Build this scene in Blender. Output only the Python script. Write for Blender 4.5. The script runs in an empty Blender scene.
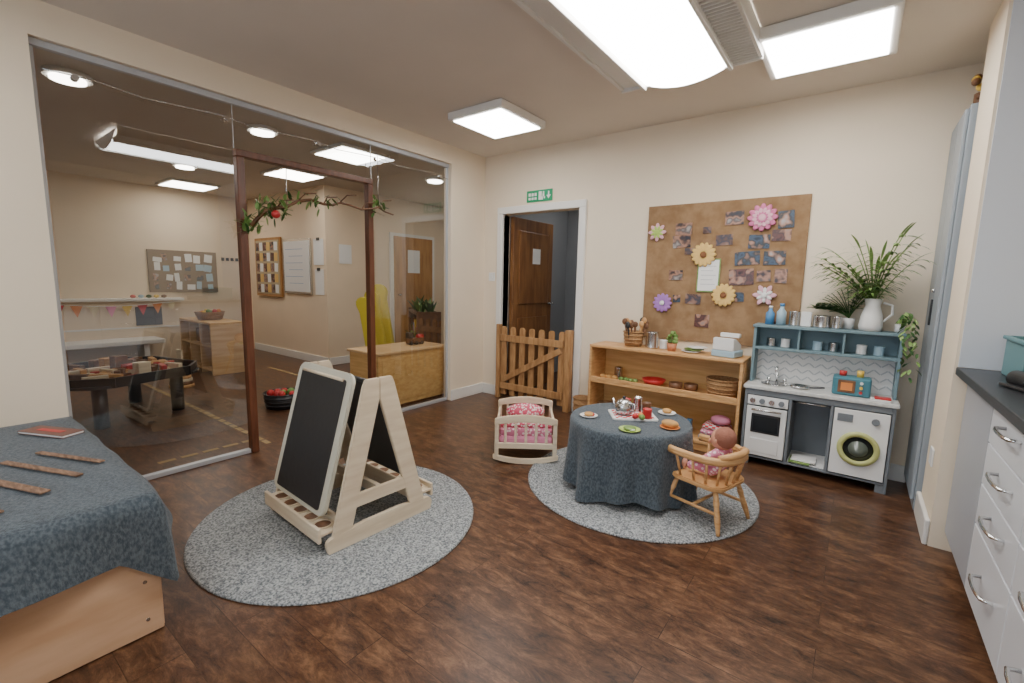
import bpy, bmesh, math, random
from mathutils import Vector, Matrix, Euler
random.seed(7)
S=bpy.context.scene
pi=math.pi
# ---------------------------------------------------------------- materials
MC={}
def mat(name,col=(.8,.8,.8),rough=.5,metal=0,var=0,vscale=8,bump=0,bscale=60,stretch=(1,1,1),emit=0,col2=None,detail=4,sheen=0):
    if name in MC: return MC[name]
    m=bpy.data.materials.new(name); m.use_nodes=True
    nt=m.node_tree; N=nt.nodes; L=nt.links; b=N['Principled BSDF']
    b.inputs['Base Color'].default_value=(*col,1); b.inputs['Roughness'].default_value=rough; b.inputs['Metallic'].default_value=metal
    if sheen: b.inputs['Sheen Weight'].default_value=sheen
    if emit:
        b.inputs['Emission Color'].default_value=(*col,1); b.inputs['Emission Strength'].default_value=emit
    tc=N.new('ShaderNodeTexCoord'); mp=N.new('ShaderNodeMapping'); mp.inputs['Scale'].default_value=stretch
    L.new(tc.outputs['Object'],mp.inputs['Vector'])
    if var or col2:
        n=N.new('ShaderNodeTexNoise'); n.inputs['Scale'].default_value=vscale; n.inputs['Detail'].default_value=detail
        L.new(mp.outputs[0],n.inputs['Vector'])
        r=N.new('ShaderNodeValToRGB'); r.color_ramp.elements[0].position=.35; r.color_ramp.elements[1].position=.65
        if col2: a,c=col,col2
        else:
            a=tuple(max(0,x*(1-var)) for x in col); c=tuple(min(1,x*(1+var)) for x in col)
        r.color_ramp.elements[0].color=(*a,1); r.color_ramp.elements[1].color=(*c,1)
        L.new(n.outputs[0],r.inputs[0]); L.new(r.outputs[0],b.inputs['Base Color'])
    if bump:
        n2=N.new('ShaderNodeTexNoise'); n2.inputs['Scale'].default_value=bscale; n2.inputs['Detail'].default_value=3
        L.new(mp.outputs[0],n2.inputs['Vector'])
        bp=N.new('ShaderNodeBump'); bp.inputs['Strength'].default_value=bump; bp.inputs['Distance'].default_value=.01
        L.new(n2.outputs[0],bp.inputs['Height']); L.new(bp.outputs[0],b.inputs['Normal'])
    MC[name]=m; return m

wallM=mat('wall_paint_cream',(.82,.705,.55),.75,var=.03,vscale=1.5,bump=.05,bscale=90)
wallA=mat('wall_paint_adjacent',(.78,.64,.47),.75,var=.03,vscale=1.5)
whiteP=mat('white_gloss_paint',(.80,.78,.74),.35,bump=.02)
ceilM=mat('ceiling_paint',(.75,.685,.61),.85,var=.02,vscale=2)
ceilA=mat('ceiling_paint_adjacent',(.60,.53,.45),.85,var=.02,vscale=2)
greyW=mat('grey_wall',(.34,.36,.38),.8)
ply=mat('plywood',(.58,.35,.16),.5,col2=(.70,.47,.25),vscale=3,stretch=(1,1,9),bump=.03)
plyH=mat('plywood_h',(.60,.34,.11),.5,col2=(.72,.45,.18),vscale=3,stretch=(1,6,14),bump=.03)
birch=mat('birch_pale',(.64,.52,.37),.5,col2=(.74,.63,.47),vscale=4,stretch=(1,1,8))
pine=mat('pine',(.54,.28,.105),.45,col2=(.68,.40,.175),vscale=5,stretch=(2,2,12))
gatew=mat('gate_wood',(.34,.17,.065),.5,col2=(.50,.28,.12),vscale=5,stretch=(8,8,1.5))
redw=mat('red_brown_frame',(.10,.032,.014),.35,col2=(.16,.055,.025),vscale=5,stretch=(6,6,1))
doorw=mat('brown_door',(.17,.07,.025),.4,col2=(.27,.125,.045),vscale=4,stretch=(5,5,.8))
oak=mat('oak_door',(.36,.17,.05),.4,col2=(.48,.25,.085),vscale=4,stretch=(5,5,.8))
cork=mat('hessian_board',(.24,.14,.068),.95,col2=(.32,.20,.105),vscale=14,bump=.25,bscale=250,detail=8)
denim=mat('blue_grey_cloth',(.040,.056,.072),.95,col2=(.105,.130,.152),vscale=110,stretch=(1,1,.6),bump=.5,bscale=220,sheen=.15)
black=mat('black_paper',(.022,.022,.024),.5,bump=.1,bscale=30)
blackP=mat('black_plastic',(.02,.02,.022),.35)
white=mat('white_plastic',(.78,.78,.77),.35)
steel=mat('brushed_steel',(.6,.6,.6),.25,1)
chrome=mat('chrome',(.75,.75,.75),.12,1)
kgrey=mat('kitchen_grey_blue',(.17,.19,.21),.5,var=.05)
kteal=mat('kitchen_teal',(.15,.235,.27),.5,var=.05)
kworktop=mat('toy_worktop',(.60,.60,.58),.4,var=.08,vscale=40)
darkG=mat('dark_glass',(.015,.017,.02),.12)
green=mat('leaf_green',(.11,.22,.04),.5,col2=(.26,.38,.12),vscale=12)
greenD=mat('leaf_dark',(.02,.07,.015),.5,col2=(.06,.14,.03),vscale=12)
redM=mat('red_paint',(.50,.03,.03),.4); blueM=mat('blue_paint',(.08,.25,.50),.4); yel=mat('yellow_paint',(.75,.50,.08),.5)
pink=mat('pink_fabric',(.72,.28,.42),.9,bump=.2); purple=mat('purple_card',(.38,.18,.50),.8)
orange=mat('orange_paint',(.70,.24,.06),.6); lime=mat('lime_plastic',(.42,.58,.12),.4); mag=mat('magenta_card',(.65,.18,.35),.8)
brown=mat('brown_wood_dark',(.16,.07,.03),.5,var=.3,vscale=20)
wick=mat('wicker',(.28,.14,.06),.8,col2=(.48,.28,.12),vscale=60,stretch=(1,1,4),bump=.8,bscale=90)
skin=mat('doll_skin',(.62,.30,.20),.5)
worktop=mat('dark_worktop',(.022,.024,.028),.35,var=.4,vscale=120)
cabW=mat('cabinet_white',(.66,.68,.72),.3)
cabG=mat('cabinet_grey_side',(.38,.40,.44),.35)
lockerM=mat('locker_grey',(.28,.32,.36),.4,bump=.02)
plyBox=mat('ply_box',(.55,.33,.19),.55,col2=(.68,.45,.29),vscale=2.2,stretch=(1,1,5))
paper=mat('paper',(.80,.80,.78),.8); greenS=mat('exit_green',(.01,.28,.12),.4,emit=.15)
lightM=mat('light_diffuser',(1,.98,.95),.5,emit=18)
lightA=mat('light_diffuser_adjacent',(1,.94,.86),.5,emit=14)
lightH=mat('fill_light_hall',(1,.95,.9),.5,emit=8)  # emission of the added hall fill panel
louv=mat('louvre_metal',(.50,.52,.55),.35,.3)
darkI=mat('easel_inner_dark',(.05,.05,.05),.5)
tealL=mat('pale_blue',(.35,.5,.6),.3)
coolW=mat('painted_daylight_blue',(.66,.70,.76),.4)  # cool tint of window light, put into the base colour

def patterned(name,c1,c2,scale,thr=.5,rough=.9,kind='VORONOI'):
    m=bpy.data.materials.new(name); m.use_nodes=True; nt=m.node_tree;N=nt.nodes;L=nt.links;b=N['Principled BSDF']
    b.inputs['Roughness'].default_value=rough
    tc=N.new('ShaderNodeTexCoord'); v=N.new('ShaderNodeTexVoronoi' if kind=='VORONOI' else 'ShaderNodeTexChecker'); v.inputs['Scale'].default_value=scale
    L.new(tc.outputs['Object'],v.inputs['Vector'])
    r=N.new('ShaderNodeValToRGB'); r.color_ramp.interpolation='CONSTANT'; r.color_ramp.elements[0].color=(*c1,1); r.color_ramp.elements[1].color=(*c2,1); r.color_ramp.elements[1].position=thr
    L.new(v.outputs['Distance' if kind=='VORONOI' else 'Fac'],r.inputs[0]); L.new(r.outputs[0],b.inputs['Base Color'])
    return m
redpat=patterned('red_white_pattern',(.80,.72,.70),(.60,.10,.16),55,.42)
pinkpat=patterned('pink_pattern',(.85,.68,.72),(.65,.22,.34),45,.38)
check=patterned('red_gingham',(.75,.7,.7),(.6,.05,.06),40,.5,kind='C')
def photo_mat(i,cols,scale):
    m=bpy.data.materials.new('photo_print_%d'%i); m.use_nodes=True; nt=m.node_tree;N=nt.nodes;L=nt.links;b=N['Principled BSDF']
    b.inputs['Roughness'].default_value=.3
    tc=N.new('ShaderNodeTexCoord'); n=N.new('ShaderNodeTexNoise'); n.inputs['Scale'].default_value=scale; n.inputs['Detail'].default_value=1.5
    L.new(tc.outputs['Object'],n.inputs['Vector'])
    r=N.new('ShaderNodeValToRGB'); e=r.color_ramp.elements; e[0].position=.30; e[0].color=(*cols[0],1); e[1].position=.72; e[1].color=(*cols[-1],1)
    for k,c in enumerate(cols[1:-1]): q_=e.new(.30+.42*(k+1)/(len(cols)-1)); q_.color=(*c,1)
    L.new(n.outputs[0],r.inputs[0]); L.new(r.outputs[0],b.inputs['Base Color']); return m
SK=(.40,.21,.14)
photoMs=[photo_mat(0,[(.01,.015,.03),(.05,.03,.03),SK,(.10,.08,.08),(.35,.32,.30)],15),
 photo_mat(1,[(.03,.01,.01),(.14,.05,.04),(.06,.03,.03),SK,(.30,.22,.19)],17),
 photo_mat(2,[(.01,.02,.04),(.05,.08,.13),(.03,.03,.03),SK,(.40,.37,.36)],16),
 photo_mat(3,[(.05,.02,.015),(.13,.07,.05),(.04,.04,.06),(.26,.14,.10),(.3,.22,.17)],14)]

def floor_mat():
    m=bpy.data.materials.new('wood_plank_floor'); m.use_nodes=True; nt=m.node_tree;N=nt.nodes;L=nt.links;b=N['Principled BSDF']
    tc=N.new('ShaderNodeTexCoord')
    br=N.new('ShaderNodeTexBrick'); br.inputs['Scale'].default_value=1; br.inputs['Brick Width'].default_value=1.22; br.inputs['Row Height'].default_value=.15
    br.inputs['Mortar Size'].default_value=.0015; br.inputs['Color1'].default_value=(0.1,0.1,0.1,1); br.inputs['Color2'].default_value=(.9,.9,.9,1); br.inputs['Mortar'].default_value=(0,0,0,1); br.offset=.37
    L.new(tc.outputs['Object'],br.inputs['Vector'])
    mp=N.new('ShaderNodeMapping'); mp.inputs['Scale'].default_value=(3.6,9,1); L.new(tc.outputs['Object'],mp.inputs['Vector'])
    add=N.new('ShaderNodeVectorMath'); add.operation='MULTIPLY_ADD'; L.new(br.outputs['Color'],add.inputs[0]); add.inputs[1].default_value=(7,3,5); L.new(mp.outputs[0],add.inputs[2])
    n=N.new('ShaderNodeTexNoise'); n.inputs['Scale'].default_value=2.1; n.inputs['Detail'].default_value=12; n.inputs['Roughness'].default_value=.8; n.inputs['Distortion'].default_value=.4
    L.new(add.outputs[0],n.inputs['Vector'])
    r=N.new('ShaderNodeValToRGB'); e=r.color_ramp.elements
    e[0].position=.35; e[0].color=(.018,.008,.005,1); e[1].position=.68; e[1].color=(.23,.118,.058,1)
    k=r.color_ramp.elements.new(.5); k.color=(.098,.043,.021,1)
    L.new(n.outputs[0],r.inputs[0])
    mx=N.new('ShaderNodeMix'); mx.data_type='RGBA'; mx.blend_type='MULTIPLY'; mx.inputs[0].default_value=1
    r2=N.new('ShaderNodeValToRGB'); r2.color_ramp.elements[0].color=(.45,.42,.40,1); r2.color_ramp.elements[0].position=0; r2.color_ramp.elements[1].color=(1.0,1,1,1); r2.color_ramp.elements[1].position=.5
    k=r2.color_ramp.elements.new(.1); k.color=(.78,.76,.74,1)
    L.new(br.outputs['Color'],r2.inputs[0])
    L.new(r.outputs[0],mx.inputs[6]); L.new(r2.outputs[0],mx.inputs[7]); L.new(mx.outputs[2],b.inputs['Base Color'])
    rr=N.new('ShaderNodeMapRange'); rr.inputs[3].default_value=.22; rr.inputs[4].default_value=.42; L.new(n.outputs[0],rr.inputs[0]); L.new(rr.outputs[0],b.inputs['Roughness'])
    bp=N.new('ShaderNodeBump'); bp.inputs['Strength'].default_value=.22; bp.inputs['Distance'].default_value=.004; L.new(n.outputs[0],bp.inputs['Height']); L.new(bp.outputs[0],b.inputs['Normal'])
    return m
floorM=floor_mat()

def rug_mat():
    m=bpy.data.materials.new('grey_speckled_rug'); m.use_nodes=True; nt=m.node_tree;N=nt.nodes;L=nt.links;b=N['Principled BSDF']
    b.inputs['Roughness'].default_value=1
    tc=N.new('ShaderNodeTexCoord'); n=N.new('ShaderNodeTexNoise'); n.inputs['Scale'].default_value=120; n.inputs['Detail'].default_value=2
    L.new(tc.outputs['Object'],n.inputs['Vector'])
    r=N.new('ShaderNodeValToRGB'); e=r.color_ramp.elements; e[0].position=.36; e[0].color=(.12,.135,.145,1); e[1].position=.64; e[1].color=(.42,.435,.44,1)
    L.new(n.outputs[0],r.inputs[0]); L.new(r.outputs[0],b.inputs['Base Color'])
    bp=N.new('ShaderNodeBump'); bp.inputs['Strength'].default_value=.8; bp.inputs['Distance'].default_value=.008; L.new(n.outputs[0],bp.inputs['Height']); L.new(bp.outputs[0],b.inputs['Normal'])
    return m
rugM=rug_mat()

def glass_mat():
    m=bpy.data.materials.new('clear_glass'); m.use_nodes=True; nt=m.node_tree;N=nt.nodes;L=nt.links
    for n in list(N): N.remove(n)
    o=N.new('ShaderNodeOutputMaterial'); t=N.new('ShaderNodeBsdfTransparent'); t.inputs[0].default_value=(.87,.89,.88,1)
    g=N.new('ShaderNodeBsdfGlossy'); g.inputs['Roughness'].default_value=.005; g.inputs[0].default_value=(.92,.96,1,1)
    lw=N.new('ShaderNodeLayerWeight'); lw.inputs[0].default_value=.5
    pw=N.new('ShaderNodeMath'); pw.operation='POWER'; pw.inputs[1].default_value=4.0; L.new(lw.outputs['Facing'],pw.inputs[0])
    mr=N.new('ShaderNodeMapRange'); mr.inputs[3].default_value=.13; mr.inputs[4].default_value=.9; L.new(pw.outputs[0],mr.inputs[0])
    x=N.new('ShaderNodeMixShader'); L.new(mr.outputs[0],x.inputs[0]); L.new(t.outputs[0],x.inputs[1]); L.new(g.outputs[0],x.inputs[2]); L.new(x.outputs[0],o.inputs[0])
    return m
glassM=glass_mat()

# ---------------------------------------------------------------- builder
class B:
    def __init__(s,name): s.name=name; s.v=[]; s.f=[]; s.m=[]; s.sm=[]; s.mats=[]
    def mi(s,m):
        if m not in s.mats: s.mats.append(m)
        return s.mats.index(m)
    def add(s,vs,fs,m,M=None,smooth=False):
        o=len(s.v); k=s.mi(m)
        for p in vs: s.v.append((M@Vector(p)) if M is not None else Vector(p))
        for q in fs: s.f.append([i+o for i in q]); s.m.append(k); s.sm.append(smooth)
        return s
    def bm(s,bm,m,M=None,smooth=False):
        bm.verts.ensure_lookup_table(); bm.verts.index_update()
        s.add([v.co.copy() for v in bm.verts],[[v.index for v in f.verts] for f in bm.faces],m,M,smooth); bm.free(); return s
    def box(s,x0,x1,y0,y1,z0,z1,m,bev=0,rot=None,seg=2):
        bm=bmesh.new(); bmesh.ops.create_cube(bm,size=1)
        c=Vector(((x0+x1)/2,(y0+y1)/2,(z0+z1)/2))
        for v in bm.verts: v.co=Vector((v.co.x*(x1-x0),v.co.y*(y1-y0),v.co.z*(z1-z0)))
        if bev: bmesh.ops.bevel(bm,geom=bm.edges[:],offset=bev,segments=seg,affect='EDGES',profile=.5)
        M=Matrix.Translation(c)
        if rot: M=M@Euler(rot).to_matrix().to_4x4()
        return s.bm(bm,m,M,False)
    def cyl(s,p0,p1,r0,m,r1=None,seg=20,smooth=True):
        p0=Vector(p0);p1=Vector(p1);r1=r0 if r1 is None else r1
        d=p1-p0; bm=bmesh.new(); bmesh.ops.create_cone(bm,cap_ends=True,segments=seg,radius1=r0,radius2=r1,depth=d.length)
        M=Matrix.Translation((p0+p1)/2)@d.to_track_quat('Z','Y').to_matrix().to_4x4()
        bm.verts.ensure_lookup_table(); bm.verts.index_update(); o=len(s.v); k=s.mi(m)
        for v in bm.verts: s.v.append(M@v.co)
        for f in bm.faces: s.f.append([v.index+o for v in f.verts]); s.m.append(k); s.sm.append(smooth and len(f.verts)==4)
        bm.free(); return s
    def sph(s,c,r,m,sc=(1,1,1),rot=(0,0,0),seg=16):
        bm=bmesh.new(); bmesh.ops.create_uvsphere(bm,u_segments=seg,v_segments=max(6,seg//2+2),radius=r)
        M=Matrix.Translation(c)@Euler(rot).to_matrix().to_4x4()@Matrix.Diagonal((*sc,1))
        return s.bm(bm,m,M,True)
    def lathe(s,prof,c,m,seg=28,M=None):
        vs=[];fs=[];n=len(prof)
        for i in range(seg):
            a=2*pi*i/seg
            for r,z in prof: vs.append(Vector((r*math.cos(a)+c[0],r*math.sin(a)+c[1],z+c[2])))
        for i in range(seg):
            j=(i+1)%seg
            for k in range(n-1): fs.append([i*n+k,j*n+k,j*n+k+1,i*n+k+1])
        return s.add(vs,fs,m,M,True)
    def tube(s,pts,r,m,seg=8,closed=False,rs=None):
        pts=[Vector(p) for p in pts]; n=len(pts); vs=[];fs=[]
        up=Vector((0,0,1)); prev=None
        for i,p in enumerate(pts):
            if closed: t=(pts[(i+1)%n]-pts[i-1])
            else: t=pts[min(i+1,n-1)]-pts[max(i-1,0)]
            t.normalize()
            if prev is None:
                a=up if abs(t.z)<.9 else Vector((1,0,0)); x=t.cross(a).normalized()
            else: x=(prev-t*prev.dot(t)).normalized()
            prev=x; y=t.cross(x); rr=rs[i] if rs else r
            for k in range(seg):
                a=2*pi*k/seg; vs.append(p+x*math.cos(a)*rr+y*math.sin(a)*rr)
        for i in range(n if closed else n-1):
            j=(i+1)%n
            for k in range(seg):
                l=(k+1)%seg; fs.append([i*seg+k,i*seg+l,j*seg+l,j*seg+k])
        if not closed: fs.append(list(range(seg))[::-1]); fs.append([(n-1)*seg+k for k in range(seg)])
        return s.add(vs,fs,m,None,True)
    def prism(s,poly,t,m,M=None,bev=0):
        bm=bmesh.new(); vs=[bm.verts.new((p[0],p[1],-t/2)) for p in poly]; f=bm.faces.new(vs)
        r=bmesh.ops.extrude_face_region(bm,geom=[f])
        for v in r['geom']:
            if isinstance(v,bmesh.types.BMVert): v.co.z+=t
        bmesh.ops.recalc_face_normals(bm,faces=bm.faces[:])
        if bev: bmesh.ops.bevel(bm,geom=bm.edges[:],offset=bev,segments=2,affect='EDGES')
        return s.bm(bm,m,M)
    def make(s,loc=(0,0,0),rz=0,parent=None,rot=None,scale=1):
        me=bpy.data.meshes.new(s.name); me.from_pydata([tuple(v) for v in s.v],[],s.f)
        for m in s.mats: me.materials.append(m)
        me.polygons.foreach_set('material_index',s.m); me.polygons.foreach_set('use_smooth',s.sm)
        me.update(); o=bpy.data.objects.new(s.name,me); S.collection.objects.link(o)
        o.location=loc; o.rotation_euler=rot if rot else (0,0,rz); o.scale=(scale,)*3
        if parent: o.parent=parent
        return o
def arc(cx,cy,r,a0,a1,n=8): return [(cx+r*math.cos(math.radians(a0+(a1-a0)*i/n)),cy+r*math.sin(math.radians(a0+(a1-a0)*i/n))) for i in range(n+1)]
def rrect(w,h,r,n=4):
    p=[]
    for cx,cy,a in((w/2-r,h/2-r,0),(-w/2+r,h/2-r,90),(-w/2+r,-h/2+r,180),(w/2-r,-h/2+r,270)): p+=arc(cx,cy,r,a,a+90,n)
    return p
MXZ=lambda c: Matrix.Translation(c)@Euler((pi/2,0,0)).to_matrix().to_4x4()
MYZ=lambda c: Matrix.Translation(c)@Euler((pi/2,0,pi/2)).to_matrix().to_4x4()

XL=-3.30; YB=3.84; H=2.55; HA=2.5; PX=.39
# ---------------------------------------------------------------- shell
B('floor').box(-8.5,1.2,-2.8,6.8,-.1,0,floorM).make()
B('ceiling').box(XL-.1,1.2,-2.8,YB+.1,H,H+.1,ceilM).make()
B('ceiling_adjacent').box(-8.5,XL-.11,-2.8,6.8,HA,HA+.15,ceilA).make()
B('ceiling_hall').box(XL,-1.7,YB+.11,6.8,2.4,2.5,ceilM).make()
w=B('wall_back'); w.box(XL-.1,-3.03,YB,YB+.1,0,H,wallM); w.box(-2.13,1.2,YB,YB+.1,0,H,wallM); w.box(-3.03,-2.13,YB,YB+.1,1.94,H,wallM); w.make()
w=B('wall_left'); w.box(XL-.1,XL,-2.8,.46,0,H,wallM); w.box(XL-.1,XL,3.33,YB,0,H,wallM); w.box(XL-.1,XL,.46,3.33,2.38,H,wallM); w.make()
B('wall_right').box(1.05,1.2,-2.8,2.93,0,H,wallM).make()
B('wall_pier').box(PX,1.2,2.93,3.34,0,H,wallM).make()
B('wall_recess').box(.95,1.2,3.34,YB,0,H,wallM).make()
B('painted_daylight_panel').box(PX+.012,1.049,2.920,2.929,.901,H-.001,coolW).make()  # added thin sheet; paints bluish window light onto the pier's return face
w=B('wall_front'); w.box(-8.5,-2.6,-2.8,-2.7,0,H,wallM); w.box(.6,1.2,-2.8,-2.7,0,H,wallM); w.box(-2.6,.6,-2.8,-2.7,0,.9,wallM); w.box(-2.6,.6,-2.8,-2.7,2.2,H,wallM); w.make()
w=B('window_1')
for a,b_ in((-2.6,-2.54),(-1.05,-.99),(.54,.6)): w.box(a,b_,-2.78,-2.72,.96,2.14,whiteP)
w.box(-2.6,.6,-2.78,-2.72,.9,.96,whiteP); w.box(-2.6,.6,-2.78,-2.72,2.14,2.2,whiteP); w.make()
B('wall_adjacent_far').box(-8.5,-8.25,-2.7,6.8,0,HA,wallA).make()
B('wall_adjacent_whiteboard').box(-8.25,-5.94,3.55,3.75,0,HA,wallA).make()
B('wall_adjacent_corridor').box(-6.14,-5.94,3.75,6.8,0,HA,wallA).make()
B('wall_corridor_end').box(-5.94,-1.7,6.6,6.8,0,HA,wallA).make()
B('wall_partition').box(XL-.1,XL,YB+.1,6.6,0,2.5,greyW).make()
B('wall_hall').box(-1.9,-1.7,YB+.1,6.6,0,2.5,greyW).make()
B('wall_hall_end').box(XL,-1.9,5.6,5.75,0,2.5,greyW).make()
w=B('baseboard_back'); w.box(XL+.02,-3.11,YB-.02,YB-.001,0,.11,whiteP,.004); w.box(-2.05,.36,YB-.02,YB-.001,0,.11,whiteP,.004); w.make()
w=B('baseboard_left'); w.box(XL+.001,XL+.02,3.33,YB-.001,0,.11,whiteP,.004); w.box(XL+.001,XL+.02,-2.7,.44,0,.11,whiteP,.004); w.make()
w=B('baseboard_pier'); w.box(PX-.022,PX-.001,2.93,3.34,0,.13,whiteP,.006); w.make()
w=B('baseboard_adjacent'); w.box(-8.2,-5.94,3.53,3.549,0,.11,whiteP,.003); w.box(-5.939,-5.92,3.55,4.6,0,.11,whiteP,.003);w.make()
w=B('trim_door_architrave')
w.box(-3.10,-3.03,YB-.03,YB+.098,0,1.94,whiteP,.005); w.box(-2.13,-2.06,YB-.03,YB+.098,0,1.94,whiteP,.005); w.box(-3.10,-2.06,YB-.03,YB+.098,1.941,2.01,whiteP,.005); w.make()
w=B('door_1'); w.box(-3.02,-2.975,YB+.102,YB+.88,.01,1.93,doorw,.004)
w.box(-2.975,-2.965,YB+.2,YB+.79,.15,.85,doorw,.01); w.box(-2.975,-2.965,YB+.2,YB+.79,1.0,1.8,doorw,.01); w.box(-2.966,-2.962,YB+.45,YB+.6,1.45,1.62,paper)
w.cyl((-2.97,YB+.82,1.0),(-2.90,YB+.82,1.0),.012,steel); w.cyl((-2.91,YB+.82,1.0),(-2.91,YB+.70,1.0),.01,steel); w.make()
w=B('door_2'); w.box(-5.938,-5.90,4.62,5.55,0,1.97,whiteP,.004); w.box(-5.90,-5.885,4.68,5.49,.01,1.92,oak,.004); w.box(-5.885,-5.88,4.95,5.2,1.35,1.72,paper); w.cyl((-5.885,4.76,1.0),(-5.83,4.76,1.0),.015,steel); w.make()

gx=XL-.05
w=B('window_glass_partition')
for (a,b_,c,d) in((.487,1.372,.037,2.343),(2.433,3.303,.037,2.343),(1.376,2.429,2.073,2.343)): w.add([(gx,a,c),(gx,b_,c),(gx,b_,d),(gx,a,d)],[[0,1,2,3]],glassM)
w.make()
w=B('trim_glass_channel')
w.box(gx-.02,gx+.02,.46,3.33,2.345,2.379,louv,.004); w.box(gx-.02,gx+.02,.486,1.372,0.001,.032,louv,.004); w.box(gx-.02,gx+.02,2.433,3.304,0.001,.032,louv,.004)
w.box(gx-.010,gx+.010,.46,.480,.0,2.344,louv,.003); w.box(gx-.010,gx+.010,3.31,3.33,.0,2.344,louv,.003)
for y in (1.374,2.431): w.box(gx-.002,gx+.002,y-.002,y+.002,2.075,2.344,louv)
w.make()
w=B('trim_door_frame')
w.box(gx-.03,gx+.03,1.375,1.425,0,2.025,redw,.006); w.box(gx-.03,gx+.03,2.38,2.43,0,2.025,redw,.006); w.box(gx-.03,gx+.03,1.375,2.43,2.026,2.07,redw,.006); w.make()
w=B('glass_clamp_cable')
for y in(.62,1.33,1.95,2.47,3.2): w.cyl((gx+.004,y,2.24),(gx+.04,y,2.24),.016,chrome)
w.tube([(gx+.035,.5+i*.2,2.24+.012*math.sin(i*2.1)) for i in range(15)],.003,steel,6); w.make()

# ---------------------------------------------------------------- ceiling lights
def panel(name,x0,x1,y0,y1,z,m,t=.06):
    w=B(name); w.box(x0,x1,y0,y1,z-t,z-.002,whiteP,.006); w.box(x0+.035,x1-.035,y0+.035,y1-.035,z-t-.006,z-t+.002,m); w.make()
panel('unseen_fill_panel',-2.70,-2.16,2.68,3.26,H,lightM,.06)
panel('unseen_fill_panel',-.55,.04,2.72,3.28,H,lightM,.06)
panel('unseen_fill_panel',-2.7,-2.1,-.6,0,H,lightM,.06)  # added panel behind the camera, unseen, extra light for the room
panel('unseen_fill_panel',-.5,.1,-.6,0,H,lightM,.06)  # second added panel behind the camera, also only for its light
w=B('ceiling_light_fixture'); y0,y1=1.25,2.86; cx=-.925
prof=[];n=10
for i in range(n+1):
    a=-1+2*i/n; prof.append((cx+a*.235,2.41+.05*a*a))
vs=[];fs=[]
for (x,z) in prof: vs+= [(x,y0,z),(x,y1,z)]
for i in range(n): fs.append([2*i,2*i+1,2*i+3,2*i+2])
w.add(vs,fs,lightM,None,True)
for yy in(y0,y1):
    w.add([(x,yy,z) for x,z in prof]+[(cx+.38,yy,2.53),(cx-.38,yy,2.53)],[list(range(n+3))],whiteP)
for sgn in(-1,1):
    a=cx+sgn*.235; c=cx+sgn*.40
    w.add([(a,y0,2.46),(a,y1,2.46),(c,y1,2.475),(c,y0,2.475)],[[0,1,2,3]],whiteP if sgn<0 else louv)
    w.add([(c,y0,2.475),(c,y1,2.475),(c,y1,2.548),(c,y0,2.548)],[[0,1,2,3]],whiteP)
    w.box(min(a,a+sgn*.02),max(a,a+sgn*.02),y0,y1,2.43,2.47,whiteP,.004); w.box(min(c,c-sgn*.02),max(c,c-sgn*.02),y0,y1,2.46,2.5,whiteP,.004)
for i in range(56):
    y=y0+.02+i*(y1-y0-.04)/55; w.box(cx+.255,cx+.385,y-.003,y+.003,2.452,2.47,whiteP)
w.box(cx-.40,cx+.40,y1-.01,y1+.01,2.45,2.548,whiteP,.004); w.make()
panel('unseen_fill_panel',-4.5,-3.95,2.55,3.1,HA,lightA,.03)
panel('unseen_fill_panel',-5.9,-5.35,2.7,3.25,HA,lightA,.03)
panel('unseen_fill_panel',-7.9,-7.3,2.2,2.8,HA,lightA,.03)
panel('unseen_fill_panel',-6.2,-5.6,.0,.6,HA,lightA,.03)
panel('unseen_fill_panel',-4.9,-4.3,5.0,5.6,HA,lightA,.03)
panel('unseen_fill_panel',-2.8,-2.3,4.75,5.2,2.4,lightH,.03)  # added panel, out of view, brightens the hall behind the doorway
for x,y in((-4.15,.74),(-4.2,1.96),(-6.3,2.05),(-4.35,4.1)):
    w=B('ceiling_downlight'); w.cyl((x,y,HA-.03),(x,y,HA-.001),.12,whiteP,seg=32); w.cyl((x,y,HA-.045),(x,y,HA-.025),.09,lightA,seg=32); w.make()

# ---------------------------------------------------------------- exit sign, corkboard
w=B('exit_sign'); z=2.09; x=-2.59
w.box(x-.15,x+.15,YB-.012,YB-.002,z-.055,z+.055,greenS,.003)
yy=YB-.0135
def q(x0,x1,z0,z1,m=paper): w.box(x0,x1,yy-.001,yy+.001,z0,z1,m)
for i in range(3): q(x-.125+i*.035,x-.10+i*.035,z+.0,z+.03); q(x-.125+i*.035,x-.10+i*.035,z-.035,z-.012)
q(x-.005,x+.03,z-.04,z+.04); w.cyl((x+.05,yy+.001,z+.03),(x+.05,yy-.001,z+.03),.009,paper); q(x+.04,x+.06,z-.01,z+.02); q(x+.03,x+.045,z-.04,z-.01); q(x+.055,x+.07,z-.03,z-.01)
w.add([(x+.085,yy,z),(x+.135,yy,z),(x+.11,yy,z-.035)],[[0,1,2]],paper); q(x+.103,x+.117,z,z+.035); w.make()

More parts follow.
